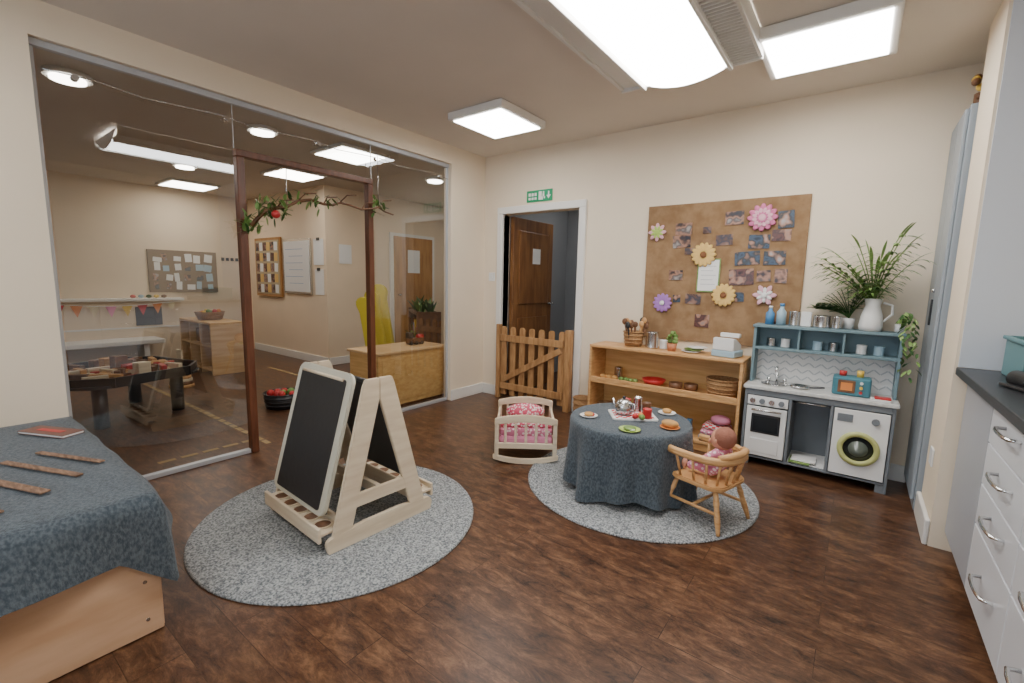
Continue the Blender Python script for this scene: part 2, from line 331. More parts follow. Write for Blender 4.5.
w=B('corkboard'); bx0,bx1,bz0,bz1=-1.47,-.32,.80,1.895
w.box(bx0,bx1,YB-.02,YB-.002,bz0,bz1,cork,.003); w.make()
w=B('pinned_photos')
ph=[(-.80,1.76,.13,.10),(-.86,1.60,.12,.08),(-.62,1.58,.14,.10),(-.46,1.73,.10,.12),(-.48,1.62,.12,.08),(-1.17,1.70,.13,.09),(-1.18,1.60,.14,.10),(-1.11,1.52,.08,.05),(-.69,1.46,.17,.10),(-.51,1.46,.14,.10),(-.72,1.32,.17,.12),(-.57,1.33,.09,.08),(-1.21,1.33,.11,.08),(-1.06,1.14,.12,.08),(-1.19,1.14,.06,.06),(-.72,1.17,.06,.07),(-.98,.97,.11,.10),(-.46,.97,.10,.1),(-.46,1.33,.08,.10),(-.99,1.68,.06,.05)]
for i,(x,z,a,b_) in enumerate(ph):
    rt=(0,random.uniform(-.07,.07),0)
    w.box(x-a/2,x+a/2,YB-.026,YB-.022,z-b_/2,z+b_/2,photoMs[(i*7+i//3)%4],0,rt)
w.make()
w=B('paper_note'); w.box(-1.04,-.87,YB-.0310,YB-.0280,1.20,1.46,green,0); w.box(-1.03,-.88,YB-.0330,YB-.0305,1.21,1.45,paper)
for i in range(5): w.box(-1.01,-.90-.02*(i%2),YB-.0335,YB-.0325,1.40-i*.035,1.403-i*.035,greyW)
w.make()
def flower(x,z,r,m,mc,n=10,rings=2):
    w=B('paper_flower')
    for k in range(rings):
        rr=r*(1-.3*k)
        for i in range(n):
            a=2*pi*(i+.5*k)/n
            w.sph((x+rr*.6*math.cos(a),YB-.040-.006*k,z+rr*.6*math.sin(a)),rr*.42,m if k!=1 else mc,(1,.10,.50),(0,-a,0),8)
    w.sph((x,YB-.052,z),r*.25,mc,(1,.25,1)); w.make()
pk=mat('pale_pink_card',(.75,.42,.50),.8); straw=mat('straw_card',(.72,.48,.16),.8); dbr=mat('dark_centre',(.20,.08,.03),.8)
flower(-1.38,1.68,.075,pk,lime,8); flower(-1.0,1.49,.095,straw,dbr,14,1); flower(-.61,1.75,.10,mag,pk,12,3)
flower(-.83,1.18,.09,straw,dbr,14,1); flower(-1.30,1.10,.08,purple,white,12,1); flower(-.55,1.19,.08,pk,white,6)

# ---------------------------------------------------------------- gate
w=B('wooden_gate'); gy=YB-.075
for z in(.15,.66): w.box(-2.97,-2.20,gy-.030,gy-.012,z-.035,z+.035,gatew,.004)
for i in range(7):
    x=-2.94+i*.118; h=.78
    w.prism([(-.034,.05),(.034,.05),(.034,h-.02),(.018,h),(-.018,h),(-.034,h-.02)],.018,gatew,MXZ((x,gy,0)),.003)
w.box(-2.99,-2.18,gy-.030,gy-.014,.375,.435,gatew,.004,(0,-.50,0))
w.box(-2.185,-2.12,gy-.035,gy+.025,.005,.80,gatew,.006); w.box(-3.03,-2.985,gy-.03,gy+.025,.005,.80,gatew,.006); w.make()

# ---------------------------------------------------------------- low shelf
w=B('wooden_shelf_unit'); x0,x1,y0,y1,h=-1.81,-.60,YB-.32,YB-.025,.73
w.box(x0,x1,y0-.005,y1,h-.025,h,pine,.005); w.box(x0,x0+.022,y0,y1,0.002,h-.026,pine,.004); w.box(x1-.022,x1,y0,y1,0.002,h-.026,pine,.004)
for z in(.06,.40): w.box(x0+.022,x1-.022,y0,y1,z,z+.022,pine,.003)
w.box(x0+.022,x1-.022,y1-.012,y1-.002,.06,h-.026,plyH); w.box(x0+.022,x1-.022,y0,y0+.018,.423,.452,pine,.003); w.box(x0+.022,x1-.022,y0+.01,y0+.03,.002,.059,pine,.003);w.make()
sy=YB-.17; ST=.732
def basket(name,x,y,z,r,h,m=wick,rb=None,sx=1,extra=None):
    w=B(name); rb=rb or r*.8
    w.lathe([(0,.003),(rb,.003),(r,h),(r-.01,h),(rb-.01,.012),(0,.012)],(0,0,0),m,24,Matrix.Diagonal((sx,1,1,1)))
    for k in range(1,5):
        zz=h*k/4; rr=rb+(r-rb)*k/4; w.tube([(rr*sx*math.cos(2*pi*i/24),rr*math.sin(2*pi*i/24),zz) for i in range(24)],.006,m,6,True)
    if extra: extra(w)
    return w.make((x,y,z))
def bowl(name,x,y,z,r,h,m):
    w=B(name); w.lathe([(0,0),(r*.45,0),(r*.8,h*.45),(r,h),(r-.006,h),(r*.75,h*.5),(r*.4,.008),(0,.008)],(0,0,0),m,24); return w.make((x,y,z))
def can(name,x,y,z,r,h,m,m2=None):
    w=B(name); w.lathe([(0,0),(r,0),(r*1.02,.004),(r,.01),(r,h-.008),(r*1.03,h-.004),(r,h),(r-.004,h),(r-.004,.01),(0,.01)],(0,0,0),m,24); return w.make((x,y,z))
def bottle(name,x,y,z,r,h,m,m2):
    w=B(name); w.lathe([(0,0),(r,0),(r,h*.6),(r*.45,h*.75),(r*.4,h*.9),(0,h*.9)],(0,0,0),m,18); w.cyl((0,0,h*.88),(0,0,h),r*.5,m2,seg=14); return w.make((x,y,z))
def uten(w):
    for i in range(16):
        a=i*2.4; r=.045*random.random()**.5+.01; tx=.05*math.cos(a); ty=.05*math.sin(a); hh=.17+.06*random.random(); mm=[brown,pine,brown,blackP][i%4]
        w.cyl((r*math.cos(a),r*math.sin(a),.02),(r*math.cos(a)+tx,r*math.sin(a)+ty,hh),.007,mm,seg=8); w.sph((r*math.cos(a)+tx,r*math.sin(a)+ty,hh),.022,mm,(1,.5,1.2),seg=8)
basket('utensil_basket',-1.48,sy,ST,.085,.12,extra=uten)
can('metal_tin',-1.32,sy,ST,.05,.13,steel); can('metal_tin',-1.23,sy+.03,ST,.033,.07,white)
w=B('potted_seedling'); w.lathe([(0,0),(.03,0),(.04,.06),(.036,.06),(.028,.02),(0,.02)],(0,0,0),mat('terracotta',(.5,.2,.1),.8),16)
for i in range(14): a=i*.7; w.sph((.025*math.cos(a),.025*math.sin(a),.075+.022*(i%4)),.022,green,(1,.6,.7),(0,.3,a),8)
w.make((-1.14,sy-.05,ST))
for i,(dx,mm) in enumerate(((-1.0,white),(-.98,green),(-.96,white))):
    w=B('toy_plate'); w.lathe([(0,0),(.045,0),(.075,.012),(.072,.014),(.045,.004),(0,.004)],(0,0,0),mm,24); w.make((dx,sy-.02+.01*i,ST+.0155*i))
w=B('toy_cash_register'); w.box(-.085,.085,-.08,.08,0,.05,tealL,.008); w.prism([(-.08,.05),(.06,.05),(.06,.09),(-.04,.14),(-.08,.14)],.15,white,Euler((pi/2,0,pi/2)).to_matrix().to_4x4(),.004)
w.box(-.05,.05,-.075,-.02,.085,.093,blackP,0,(.75,0,0)); w.box(-.07,.07,.02,.06,.14,.17,white,.005)
for i in range(4): w.box(-.05+i*.027,-.03+i*.027,-.065,-.045,.056,.066,[redM,blueM,yel,lime][i])
w.make((-.74,sy-.02,ST),-.2)
bread=mat('bread',(.55,.30,.10),.8)
w=B('toy_bread_pieces')
for i in range(3): w.sph((i*.055,.0,.022),.03,bread,(1,.8,.7),seg=10)
w.make((-1.72,sy-.05,.423))
w=B('green_toy_vegetables')
for i in range(4): w.sph((i*.04,.01*(i%2),.02),.024,green,(1,.8,.8),seg=10)
w.make((-1.55,sy-.05,.423))
can('metal_tin',-1.62,sy+.05,.423,.035,.10,steel)
bowl('red_bowl',-1.27,sy-.04,.423,.095,.06,redM)
for xx in(-1.09,-.98):
    w=B('wooden_bowls'); w.lathe([(0,0),(.03,0),(.05,.02),(.052,.06),(.046,.06),(.04,.015),(0,.012)],(0,0,0),brown,20); w.make((xx,sy-.05+.03*(xx>-1.05),.423))
basket('wicker_basket',-.755,sy-.01,.423,.105,.13,wick,.09,1.1)
can('storage_tin',-1.70,sy,.083,.07,.12,wick)
w=B('wooden_block_pile')
for i in range(12): w.box(-.3+i*.05,-.26+i*.05,-.05+.02*(i%3),.03,0,.05+.03*(i%3),[pine,blueM,brown,birch,redM][i%5],.004)
w.make((-1.25,sy,.083))
w=B('folded_costumes')
w.box(-.12,.10,-.09,.09,0,.04,blueM,.018); w.box(-.11,.1,-.085,.085,.042,.08,pinkpat,.018); w.box(-.10,.09,-.08,.08,.082,.12,check,.018); w.sph((.02,-.02,.16),.06,pink,(1.2,1,.6)); w.make((-.76,sy-.02,.083))
basket('floor_basket',-1.935,YB-.17,0.002,.085,.20,wick,.08)

# ---------------------------------------------------------------- toy kitchen
w=B('toy_kitchen'); x0,x1=-.572,.25; yf=YB-.33; yb=YB-.03; ct=.57
for (a,b_) in((x0,x0+.018),(x0+.27,x0+.288),(x0+.50,x0+.518),(x1-.018,x1)): w.box(a,b_,yf,yb-.013,.0 if a in(x0,x1-.018) else .05,ct-.026,kgrey,.003)
w.box(x0+.018,x1-.018,yf+.002,yb-.013,.052,.066,kgrey,.003); w.box(x0,x1,yb-.012,yb-.002,.05,ct-.026,kgrey)
w.box(x0-.012,x1+.012,yf-.015,yb,ct-.025,ct,kworktop,.005); w.box(x0+.018,x1-.018,yf-.002,yf+.012,ct-.065,ct-.026,kgrey,.002)
w.box(x0+.018,x0+.055,yf+.003,yf+.04,0.001,.051,kgrey); w.box(x1-.055,x1-.018,yf+.003,yf+.04,0.001,.051,kgrey)
w.box(x0+.022,x0+.266,yf-.012,yf+.004,.075,.425,white,.006); w.box(x0+.055,x0+.232,yf-.016,yf-.010,.24,.375,blackP,.003); w.box(x0+.068,x0+.219,yf-.019,yf-.014,.255,.36,darkG)
w.cyl((x0+.055,yf-.03,.405),(x0+.235,yf-.03,.405),.007,steel,seg=10)
for xx in(x0+.07,x0+.22): w.cyl((xx,yf-.03,.405),(xx,yf-.008,.405),.005,steel,seg=8)
w.box(x0+.055,x0+.232,yf-.015,yf-.010,.10,.20,white,.004)
w.box(x0+.022,x0+.266,yf-.008,yf-.003,.435,.50,white,.002)
for i in range(4): w.cyl((x0+.055+i*.058,yf-.03,.467),(x0+.055+i*.058,yf-.006,.467),.017,kgrey if i%2 else steel,seg=16)
w.box(x0+.29,x0+.498,yf+.02,yb-.014,.068,.075,white)
w.box(x0+.30,x0+.42,yf-.0,yf+.13,.076,.086,green,.002); w.box(x0+.31,x0+.45,yf+.02,yf+.15,.087,.097,paper,.002)
w.cyl((x0+.288,yf+.02,.49),(x0+.50,yf+.02,.49),.006,steel,seg=8)
w.box(x0+.522,x1-.022,yf-.012,yf-.003,.075,.50,white,.004)
wc=((x0+.522+x1-.022)/2,.26)
def ringXZ(r0,r1,y0_,y1_,m,seg=36):
    pr=[(r0,0),(r1,0),(r1,y0_-y1_),(r0,y0_-y1_),(r0,0)]
    w.lathe(pr,(0,0,0),m,seg,Matrix.Translation((wc[0],y0_,wc[1]))@Euler((pi/2,0,0)).to_matrix().to_4x4())
ringXZ(.078,.108,yf-.012,yf-.030,mat('washer_ring',(.50,.52,.20),.4)); ringXZ(.0,.080,yf-.012,yf-.020,darkG)
ringXZ(.0,.05,yf-.020,yf-.024,mat('washer_glass',(.10,.12,.10),.2))
w.box(x0+.54,x0+.62,yf-.016,yf-.010,.42,.47,kgrey,.003); w.cyl((wc[0]+.07,yf-.03,.445),(wc[0]+.07,yf-.008,.445),.02,kgrey,seg=16)
w.lathe([(.0,.001),(.075,.001),(.085,.006),(.078,.008),(.07,.003),(0,.003)],(x0+.16,yf+.14,ct),steel,28,None)
w.tube([(x0+.16,yb-.07,ct),(x0+.16,yb-.07,ct+.09),(x0+.16,yb-.09,ct+.115),(x0+.16,yb-.13,ct+.115),(x0+.16,yb-.145,ct+.085)],.008,chrome,8)
for xx in(x0+.11,x0+.21): w.cyl((xx,yb-.07,ct),(xx,yb-.07,ct+.03),.013,chrome,seg=12)
w.box(x0+.018,x1-.018,yb-.02,yb-.005,ct,.81,white)
tile=mat('herringbone_tile',(.50,.53,.55),.35)
for i in range(22):
    for j in range(4):
        xx=x0+.035+i*.036; zz=ct+.04+j*.05
        if xx<x1-.03: w.box(xx-.021,xx+.021,yb-.023,yb-.019,zz-.004,zz+.004,tile,0,(0,(.7 if i%2 else -.7),0))
w.box(x0,x0+.018,yb-.17,yb,ct,.964,kteal,.003); w.box(x1-.018,x1,yb-.17,yb,ct,.964,kteal,.003)
w.box(x0-.008,x1+.008,yb-.18,yb,.965,.985,kteal,.004); w.box(x0+.018,x1-.018,yb-.17,yb,.81,.828,kteal,.003)
for xx in(x0+.27,x0+.52): w.box(xx,xx+.014,yb-.165,yb,.828,.965,kteal,.002)
w.box(x0+.018,x1-.018,yb-.025,yb-.018,.828,.965,kteal)
w.make()
ky=YB-.12
bottle('toy_bottle',-.49,ky,.987,.028,.13,blueM,white); bottle('toy_bottle',-.42,ky,.987,.03,.15,tealL,blueM)
can('metal_tin',-.34,ky,.987,.033,.10,steel)
w=B('white_box_carton'); w.box(-.03,.03,-.03,.03,0,.10,white,.004); w.make((-.27,ky,.987))
can('steel_saucepan',-.18,ky-.01,.987,.05,.08,steel); can('metal_tin',-.095,ky-.03,.987,.028,.08,steel)
for i,(xx,mm) in enumerate(((-.47,steel),(-.38,white),(-.19,tealL),(-.10,steel),(.05,white),(.14,tealL))):
    can('toy_cup',xx,YB-.11,.829,.028,.06,mm)
w=B('toy_till_toaster'); w.box(-.10,.10,-.06,.06,0,.12,mat('teal_toy',(.06,.20,.25),.4),.012); w.box(-.07,.02,-.064,-.055,.02,.10,brown,.003); w.box(-.055,.005,-.067,-.06,.035,.085,orange)
for i in range(3): w.cyl((.05,-.075,.03+i*.03),(.05,-.055,.03+i*.03),.009,[redM,yel,white][i],seg=10)
w.cyl((-.05,0,.12),(-.05,0,.15),.02,redM); w.cyl((.04,0,.12),(.04,0,.16),.018,yel); w.make((.02,yf+.12,ct+.001))
w=B('toy_frying_pan'); w.lathe([(0,0),(.05,0),(.06,.02),(.057,.02),(.048,.004),(0,.004)],(0,0,0),steel,24); w.cyl((.055,0,.012),(.14,.02,.02),.006,blackP,seg=8); w.make((-.26,yf+.10,ct+.001))
w=B('toy_book'); w.box(-.05,.05,-.035,.035,0,.012,white,.002); w.box(-.03,.05,-.03,.03,.013,.022,redM,.002); w.make((.17,yf+.04,ct+.001),.0)

def blade(w,p,d,L_,wd,droop,m,seg=6,ymax=None):
    d=Vector(d).normalized(); side=d.cross(Vector((0,0,1)))
    if side.length<.1: side=Vector((1,0,0))
    side.normalize(); vs=[];fs=[]; q_=Vector(p); dd=d.copy()
    for i in range(seg+1):
        t=i/seg; ww=wd*math.sin(pi*(.12+.88*t))**.7 if t<1 else .0005
        vs+=[q_-side*ww,q_+side*ww]; q_=q_+dd*(L_/seg); dd=(dd+Vector((0,0,-droop))).normalized()
    if ymax is not None:
        for v in vs: v.y=min(v.y,ymax)
    for i in range(seg): fs.append([2*i,2*i+1,2*i+3,2*i+2])
    w.add(vs,fs,m,None,True)
w=B('palm_plant_in_jug'); w.lathe([(0,0),(.055,0),(.063,.03),(.055,.10),(.038,.16),(.048,.205),(.043,.205),(.033,.16),(.05,.10),(0,.02)],(0,0,0),white,28)
w.tube([(.05,0,.18),(.095,0,.165),(.10,0,.11),(.058,0,.06)],.007,white,8)
for s_ in range(26):
    a=s_*2.4+.4; lean=.12+.55*random.random(); hh=.16+.31*random.random()
    p=Vector((0,0,.15)); d=Vector((math.cos(a)*lean-.16,math.sin(a)*lean*.4-.15,1)).normalized(); pts=[p.copy()]
    for i in range(8): p=p+d*(hh/8); d=(d+Vector((math.cos(a)*.06-.015,-.015,-.03))).normalized(); pts.append(p.copy())
    w.tube(pts,.003,green,5)
    for i in range(2,9):
        for sg in(-1,1):
            ang=a+sg*1.2; blade(w,pts[i],(math.cos(ang)*.8+d.x*.5,math.sin(ang)*.45-.1,.3),.085+.05*random.random(),.009,.22,green if (i+s_)%4 else greenD,6,.13)
    blade(w,pts[-1],d,.11,.009,.12,green)
w.make((.08,ky-.03,.987))
w=B('leafy_houseplant')
w.lathe([(0,0),(.03,0),(.035,.07),(.03,.07),(.025,.02),(0,.02)],(0,0,0),white,20)
for s_ in range(24):
    a=s_*2.4; p=Vector((0,0,.07)); d=Vector((math.cos(a)*.8-.45,math.sin(a)*.12-.08,.9)).normalized(); pts=[p.copy()]
    for i in range(6): p=p+d*.034; d=(d+Vector((math.cos(a)*.08-.02,0,-.12))).normalized(); pts.append(p.copy())
    w.tube(pts,.0025,greenD,5)
    for i in range(2,7):
        for sg in(-1,1): blade(w,pts[i],(math.cos(a+sg),math.sin(a+sg)*.3-.1,.2),.065,.010,.2,green if s_%2 else greenD,4,.055)
w.make((-.035,ky+.04,.987))
w=B('trailing_plant')
w.lathe([(0,0),(.022,0),(.026,.05),(.022,.05),(0,.01)],(0,0,0),white,20)
for s_ in range(9):
    p=Vector((0,0,.05)); a=s_*1.9; d=Vector((.06+.05*math.cos(a),-.5+.15*math.sin(a),.5)).normalized(); pts=[p.copy()]
    for i in range(9+s_%4): p=p+d*.045; d=(d+Vector((.0,.0,-.35))).normalized(); pts.append(p.copy())
    for i in range(1,len(pts)): blade(w,pts[i],(math.cos(a+i)*.35,math.sin(a+i),-.3),.05,.008,.2,green if i%2 else greenD,4)
w.make((.225,ky,.987))

# ---------------------------------------------------------------- tall locker
w=B('tall_cupboard'); w.box(.365,.90,3.36,3.825,.002,2.20,lockerM,.004); w.box(.348,.364,3.37,3.59,.06,2.18,lockerM,.003); w.box(.348,.364,3.60,3.815,.06,2.18,lockerM,.003)
w.box(.338,.348,3.575,3.59,1.05,1.2,blackP,.003); w.cyl((.335,3.57,1.25),(.35,3.57,1.25),.012,chrome); w.make()
w=B('yellow_flower_bunch')
for i in range(12): a=i*2.4; w.sph((.035*math.cos(a),.035*math.sin(a),.06+.13*random.random()),.02,[yel,brown,yel][i%3],seg=8)
w.cyl((0,0,.0),(0,0,.08),.035,brown); w.make((.42,3.50,2.202))
w=B('wall_socket'); w.box(PX-.01,PX-.001,3.1,3.19,.35,.44,white,.003); w.make()
w=B('light_switch'); w.box(-3.22,-3.14,YB-.012,YB-.002,1.25,1.34,white,.004); w.box(-3.195,-3.165,YB-.017,YB-.010,1.28,1.31,white,.002); w.make()

# ---------------------------------------------------------------- counter
w=B('base_cabinet'); fx=.44
w.box(fx+.02,1.04,.6,2.915,.10,.862,cabG); w.box(fx+.07,1.04,.6,2.915,.002,.099,cabG)
w.box(PX+.005,1.045,.6,2.918,.865,.90,worktop,.004)
w.box(fx,fx+.019,2.40,2.915,.10,.855,cabG,.003)
def handle(y,z,ln=.16):
    w.tube([(fx-.0,y-ln/2,z),(fx-.028,y-ln/2+.01,z),(fx-.034,y-ln/4,z),(fx-.036,y,z),(fx-.034,y+ln/4,z),(fx-.028,y+ln/2-.01,z),(fx,y+ln/2,z)],.006,chrome,8)
for k,(za,zb) in enumerate(((.695,.855),(.535,.69),(.375,.53),(.10,.37))):
    w.box(fx,fx+.019,1.88,2.395,za,zb,cabW,.003); handle(2.10,(za+zb)/2+.02,.18)
    w.box(fx,fx+.019,1.35,1.875,za,zb,cabW,.003); handle(1.6,(za+zb)/2+.02,.18)
w.box(fx,fx+.019,.62,1.345,.10,.855,cabW,.003); w.make()
w=B('storage_crate'); tealc=mat('crate_teal',(.10,.22,.24),.5)
w.box(-.10,.10,-.15,.15,0,.008,tealc)
for a in(-1,1):
    w.box(a*.10-.005,a*.10+.005,-.15,.15,0,.15,tealc,.002); w.box(-.10,.10,a*.15-.005,a*.15+.005,0,.15,tealc,.002)
    w.box(a*.105-.010,a*.105+.010,-.162,.162,.15,.165,tealc,.003); w.box(-.094,.094,a*.155-.010,a*.155+.010,.15,.165,tealc,.003)
w.box(-.09,.09,-.14,.14,.008,.12,mat('toy_mix',(.1,.3,.1),.6,col2=(.5,.45,.3),vscale=25),.01)
for i in range(8): w.sph((random.uniform(-.06,.06),random.uniform(-.1,.1),.14),.035,[green,yel,brown,lime][i%4],seg=8)
w.make((.63,2.68,.902))
w=B('dark_tool_roll'); w.cyl((0,-.1,.03),(0,.1,.03),.03,blackP); w.box(-.05,.05,-.1,.1,0,.012,blackP,.004); w.make((.53,2.38,.902),.3)

# ---------------------------------------------------------------- rugs
def rug(x,y,r):
    w=B('round_rug'); n=72; w.lathe([(0,.012),(r*.5,.0125),(r-.012,.012),(r-.003,.009),(r,.004),(r,.001),(0,.001)],(0,0,0),rugM,n); w.make((x,y,.001))
rug(-2.07,1.29,.69); rug(-1.01,2.69,.69)
RZ=.0145

# ---------------------------------------------------------------- easel
w=B('childrens_easel'); W=.59; hw=W/2; yf0,ym,yb0=-.27,-.01,.25; Ht=.77
for sx in(-1,1):
    X=sx*hw
    pl_=[(-.29,.0),(.29,.0)]+arc(.27,.04,.03,-20,90,4)+[(.1,.085),(-.1,.085)]+arc(-.27,.04,.03,90,200,4)
    w.prism(pl_,.022,birch,MYZ((X,0,0)))
    w.prism([(-.275,.05),(-.18,.05),(-.015,Ht-.10),(-.015,Ht),(-.085,Ht),(-.10,Ht-.03)],.020,birch,MYZ((X,0,0)),.003)
    w.prism([(.255,.05),(.165,.05),(-.014,Ht-.10),(-.014,Ht),(.055,Ht),(.07,Ht-.03)],.020,birch,MYZ((X,0,0)),.003)
    w.prism([(-.20,.17),(.19,.17),(.17,.235),(-.18,.235)],.018,birch,MYZ((X,0,0)),.003)
fr=mat('easel_board_frame',(.58,.56,.46),.4)
def board(yb_,yt,zb,zt,front,m2,wide,m1,pw,ph_,off):
    c=Vector((0,(yb_+yt)/2,(zb+zt)/2)); ang=math.atan2(yt-yb_,zt-zb); L_=math.hypot(yt-yb_,zt-zb)
    M=Matrix.Translation(c)@Euler((-ang,0,0)).to_matrix().to_4x4()@Euler((pi/2,0,0)).to_matrix().to_4x4()
    s_=1 if front else -1
    w.prism(rrect(wide,L_,.05,6),.020,m1,M,.004)
    w.prism(rrect(wide*pw,L_*ph_,.012),.004,m2,M@Matrix.Translation((0,off,s_*.0125)))
    w.prism(rrect(wide*.96,L_*.96,.012),.004,darkI,M@Matrix.Translation((0,0,-s_*.0125)))
    return M
Mf=board(-.285,-.110,.15,.79,True,black,.52,fr,.82,.91,-.005); board(.225,.045,.17,.72,False,black,.54,darkI,.8,.9,0)
w.cyl(Mf@Vector((-.19,.295,.018)),Mf@Vector((.19,.295,.018)),.008,birch,seg=12)
for s_ in(-1,1):
    yc=s_*.32
    w.box(-hw+.012,hw-.012,min(yc,yc-s_*.10),max(yc,yc-s_*.10),.085,.10,birch,.004)
    w.box(-hw+.012,hw-.012,yc-.008,yc+.008,.055,.125,birch,.004); w.box(-hw+.012,hw-.012,yc-s_*.105-.008,yc-s_*.105+.008,.06,.14,birch,.004)
    for i in range(5):
        x=-.21+i*.105; w.cyl((x,yc-s_*.052,.0985),(x,yc-s_*.052,.1025),.036,brown,seg=20); w.lathe([(.036,.1),(.042,.1),(.042,.106),(.036,.106),(.036,.1)],(x,yc-s_*.052,0),birch,20)
w.box(-hw+.012,hw-.012,-.012,.012,.17,.22,birch,.003)
w.make((-2.07,1.34,RZ),-.05)

# ---------------------------------------------------------------- round table with cloth
TR=.358; TC=(-1.04,2.59)
w=B('round_table'); TZ=.43
w.cyl((0,0,TZ-.03),(0,0,TZ-.006),TR-.02,pine,seg=48)
for i in range(4):
    a=pi/4+i*pi/2; w.cyl((.20*math.cos(a),.20*math.sin(a),TZ-.03),(.20*math.cos(a),.20*math.sin(a),.001),.022,pine,.017,14)
w.make((*TC,RZ))
w=B('tablecloth'); n=220; rings=[(0,0),(.2,0),(TR-.04,0),(TR-.014,-.001),(TR-.005,-.006),(TR+.001,-.018)]
drop=[.05,.10,.16,.22,.28,.34,.385]
vs=[];fs=[]
def fold(a,t):
    f=math.sin(13*a+.9*math.sin(2*a))*.5+.5*math.sin(7*a+1.3+1.1*math.sin(3*a)); return (f*.040+.026*abs(math.cos(2*a+.5)))*t**1.15
for i in range(n):
    a=2*pi*i/n; col=[]
    for r,z in rings: col.append((r*math.cos(a),r*math.sin(a),TZ-.002+z))
    hem=.395+.02*math.cos(4*a+1.0)
    for d in drop:
        t=d/.385; r=TR+.003+fold(a,t)
        z=TZ-.002-min(d*hem/.385,TZ-.008)
        col.append((r*math.cos(a),r*math.sin(a),z))
    vs+=col
m_=len(rings)+len(drop)
for i in range(n):
    j=(i+1)%n
    for k in range(m_-1): fs.append([i*m_+k,j*m_+k,j*m_+k+1,i*m_+k+1])
w.add(vs,fs,denim,None,True); w.make((*TC,RZ))
tz=RZ+TZ-.001
def plate(name,x,y,r,m,food=None):
    w=B(name); w.lathe([(0,0),(r*.6,0),(r,.010),(r-.004,.012),(r*.6,.004),(0,.004)],(0,0,0),m,28)
    if food:
        for (dx,dy,rr,mm,sc) in food: w.sph((dx,dy,.005+rr*sc[2]),rr,mm,sc,seg=12)
    w.make((x,y,tz))
plate('plate_of_food',-1.24,2.44,.055,white,[(0,0,.03,bread,(1,1,.4)),(.02,.01,.014,redM,(1,1,.7))])
plate('plate_of_food',-.94,2.35,.06,lime,[(0,0,.035,green,(1,1,.3)),(.015,-.01,.02,white,(1,1,.4))])
plate('plate_of_food',-.78,2.54,.055,orange,[(0,0,.045,bread,(1.1,.7,.5))])
plate('plate_of_food',-.89,2.82,.055,white,[(0,0,.03,bread,(1,1,.5))])
w=B('serving_tray'); w.prism(rrect(.27,.21,.02),.008,white,Matrix.Translation((0,0,.005))); w.box(-.115,.115,-.085,.085,.010,.013,check)
w.make((-1.04,2.63,tz),.6)
zt=tz+.0135
w=B('teapot'); w.lathe([(0,0),(.035,0),(.05,.02),(.052,.05),(.04,.085),(.02,.095),(0,.10)],(0,0,0),steel,24); w.sph((0,0,.105),.01,blackP)
w.tube([(.045,0,.03),(.075,0,.055),(.085,0,.085)],.009,steel,8); w.tube([(-.04,0,.08),(-.08,0,.075),(-.08,0,.035),(-.048,0,.025)],.006,steel,8); w.make((-1.08,2.585,zt),2.9)
for (x,y,mm,hh) in((-1.04,2.71,steel,.09),(-1.11,2.70,redM,.07),(-.94,2.61,redM,.055),(-.975,2.69,brown,.07)): can('toy_cup',x,y,zt,.026,hh,mm)
w=B('toy_fruit')
for (x,y,mm) in((0,0,redM),(.04,.005,green),(.02,.035,orange)): w.sph((x,y,.018),.018,mm,seg=12)
w.make((-.985,2.535,zt))

# ---------------------------------------------------------------- doll cradle
w=B('doll_cradle'); hw=.20; hl=.25
for sy_ in(-1,1):
    Y=sy_*hl
    poly=[]
    for i in range(13): a=-1+2*i/12; poly.append((a*.225,.0+.035*a*a))
    top=[(a*.225,.04+.028*a*a) for a in[1-2*i/12 for i in range(13)]]
    w.prism(poly+top,.02,birch,MXZ((0,Y,0)),.003)
    for sx in(-1,1): w.box(sx*hw-.014,sx*hw+.014,Y-.011,Y+.011,.045,.30,birch,.005)
    w.prism([(a*.215,.275+.022*(1-a*a)) for a in[-1+2*i/10 for i in range(11)]]+[(a*.215,.320+.03*(1-a*a)) for a in[1-2*i/10 for i in range(11)]],.022,birch,MXZ((0,Y,0)),.004)
    w.box(-hw,hw,Y-.009,Y+.009,.11,.15,birch,.004)
    for i in range(5): x=-hw+.06+i*.07; w.box(x-.009,x+.009,Y-.006,Y+.006,.15,.29,birch,.002)
for sx in(-1,1):
    w.box(sx*hw-.009,sx*hw+.009,-hl,hl,.23,.265,birch,.004); w.box(sx*hw-.009,sx*hw+.009,-hl,hl,.11,.15,birch,.004)
    for i in range(7): y=-hl+.06+i*(2*hl-.12)/6; w.cyl((sx*hw,y,.14),(sx*hw,y,.24),.006,birch,seg=8)
w.box(-hw+.01,hw-.01,-hl+.01,hl-.01,.115,.125,birch)
w.box(-hw+.015,hw-.015,-hl+.02,hl-.02,.127,.19,pink,.02); w.box(-hw+.015,hw-.015,-hl+.03,.10,.18,.24,pinkpat,.024,None,3)
w.sph((0,.16,.26),.11,redpat,(1.35,.6,.55)); w.box(-hw+.02,hw-.02,-.20,-.02,.235,.275,redpat,.018)
w.make((-1.87,2.67,0.001),math.radians(36))

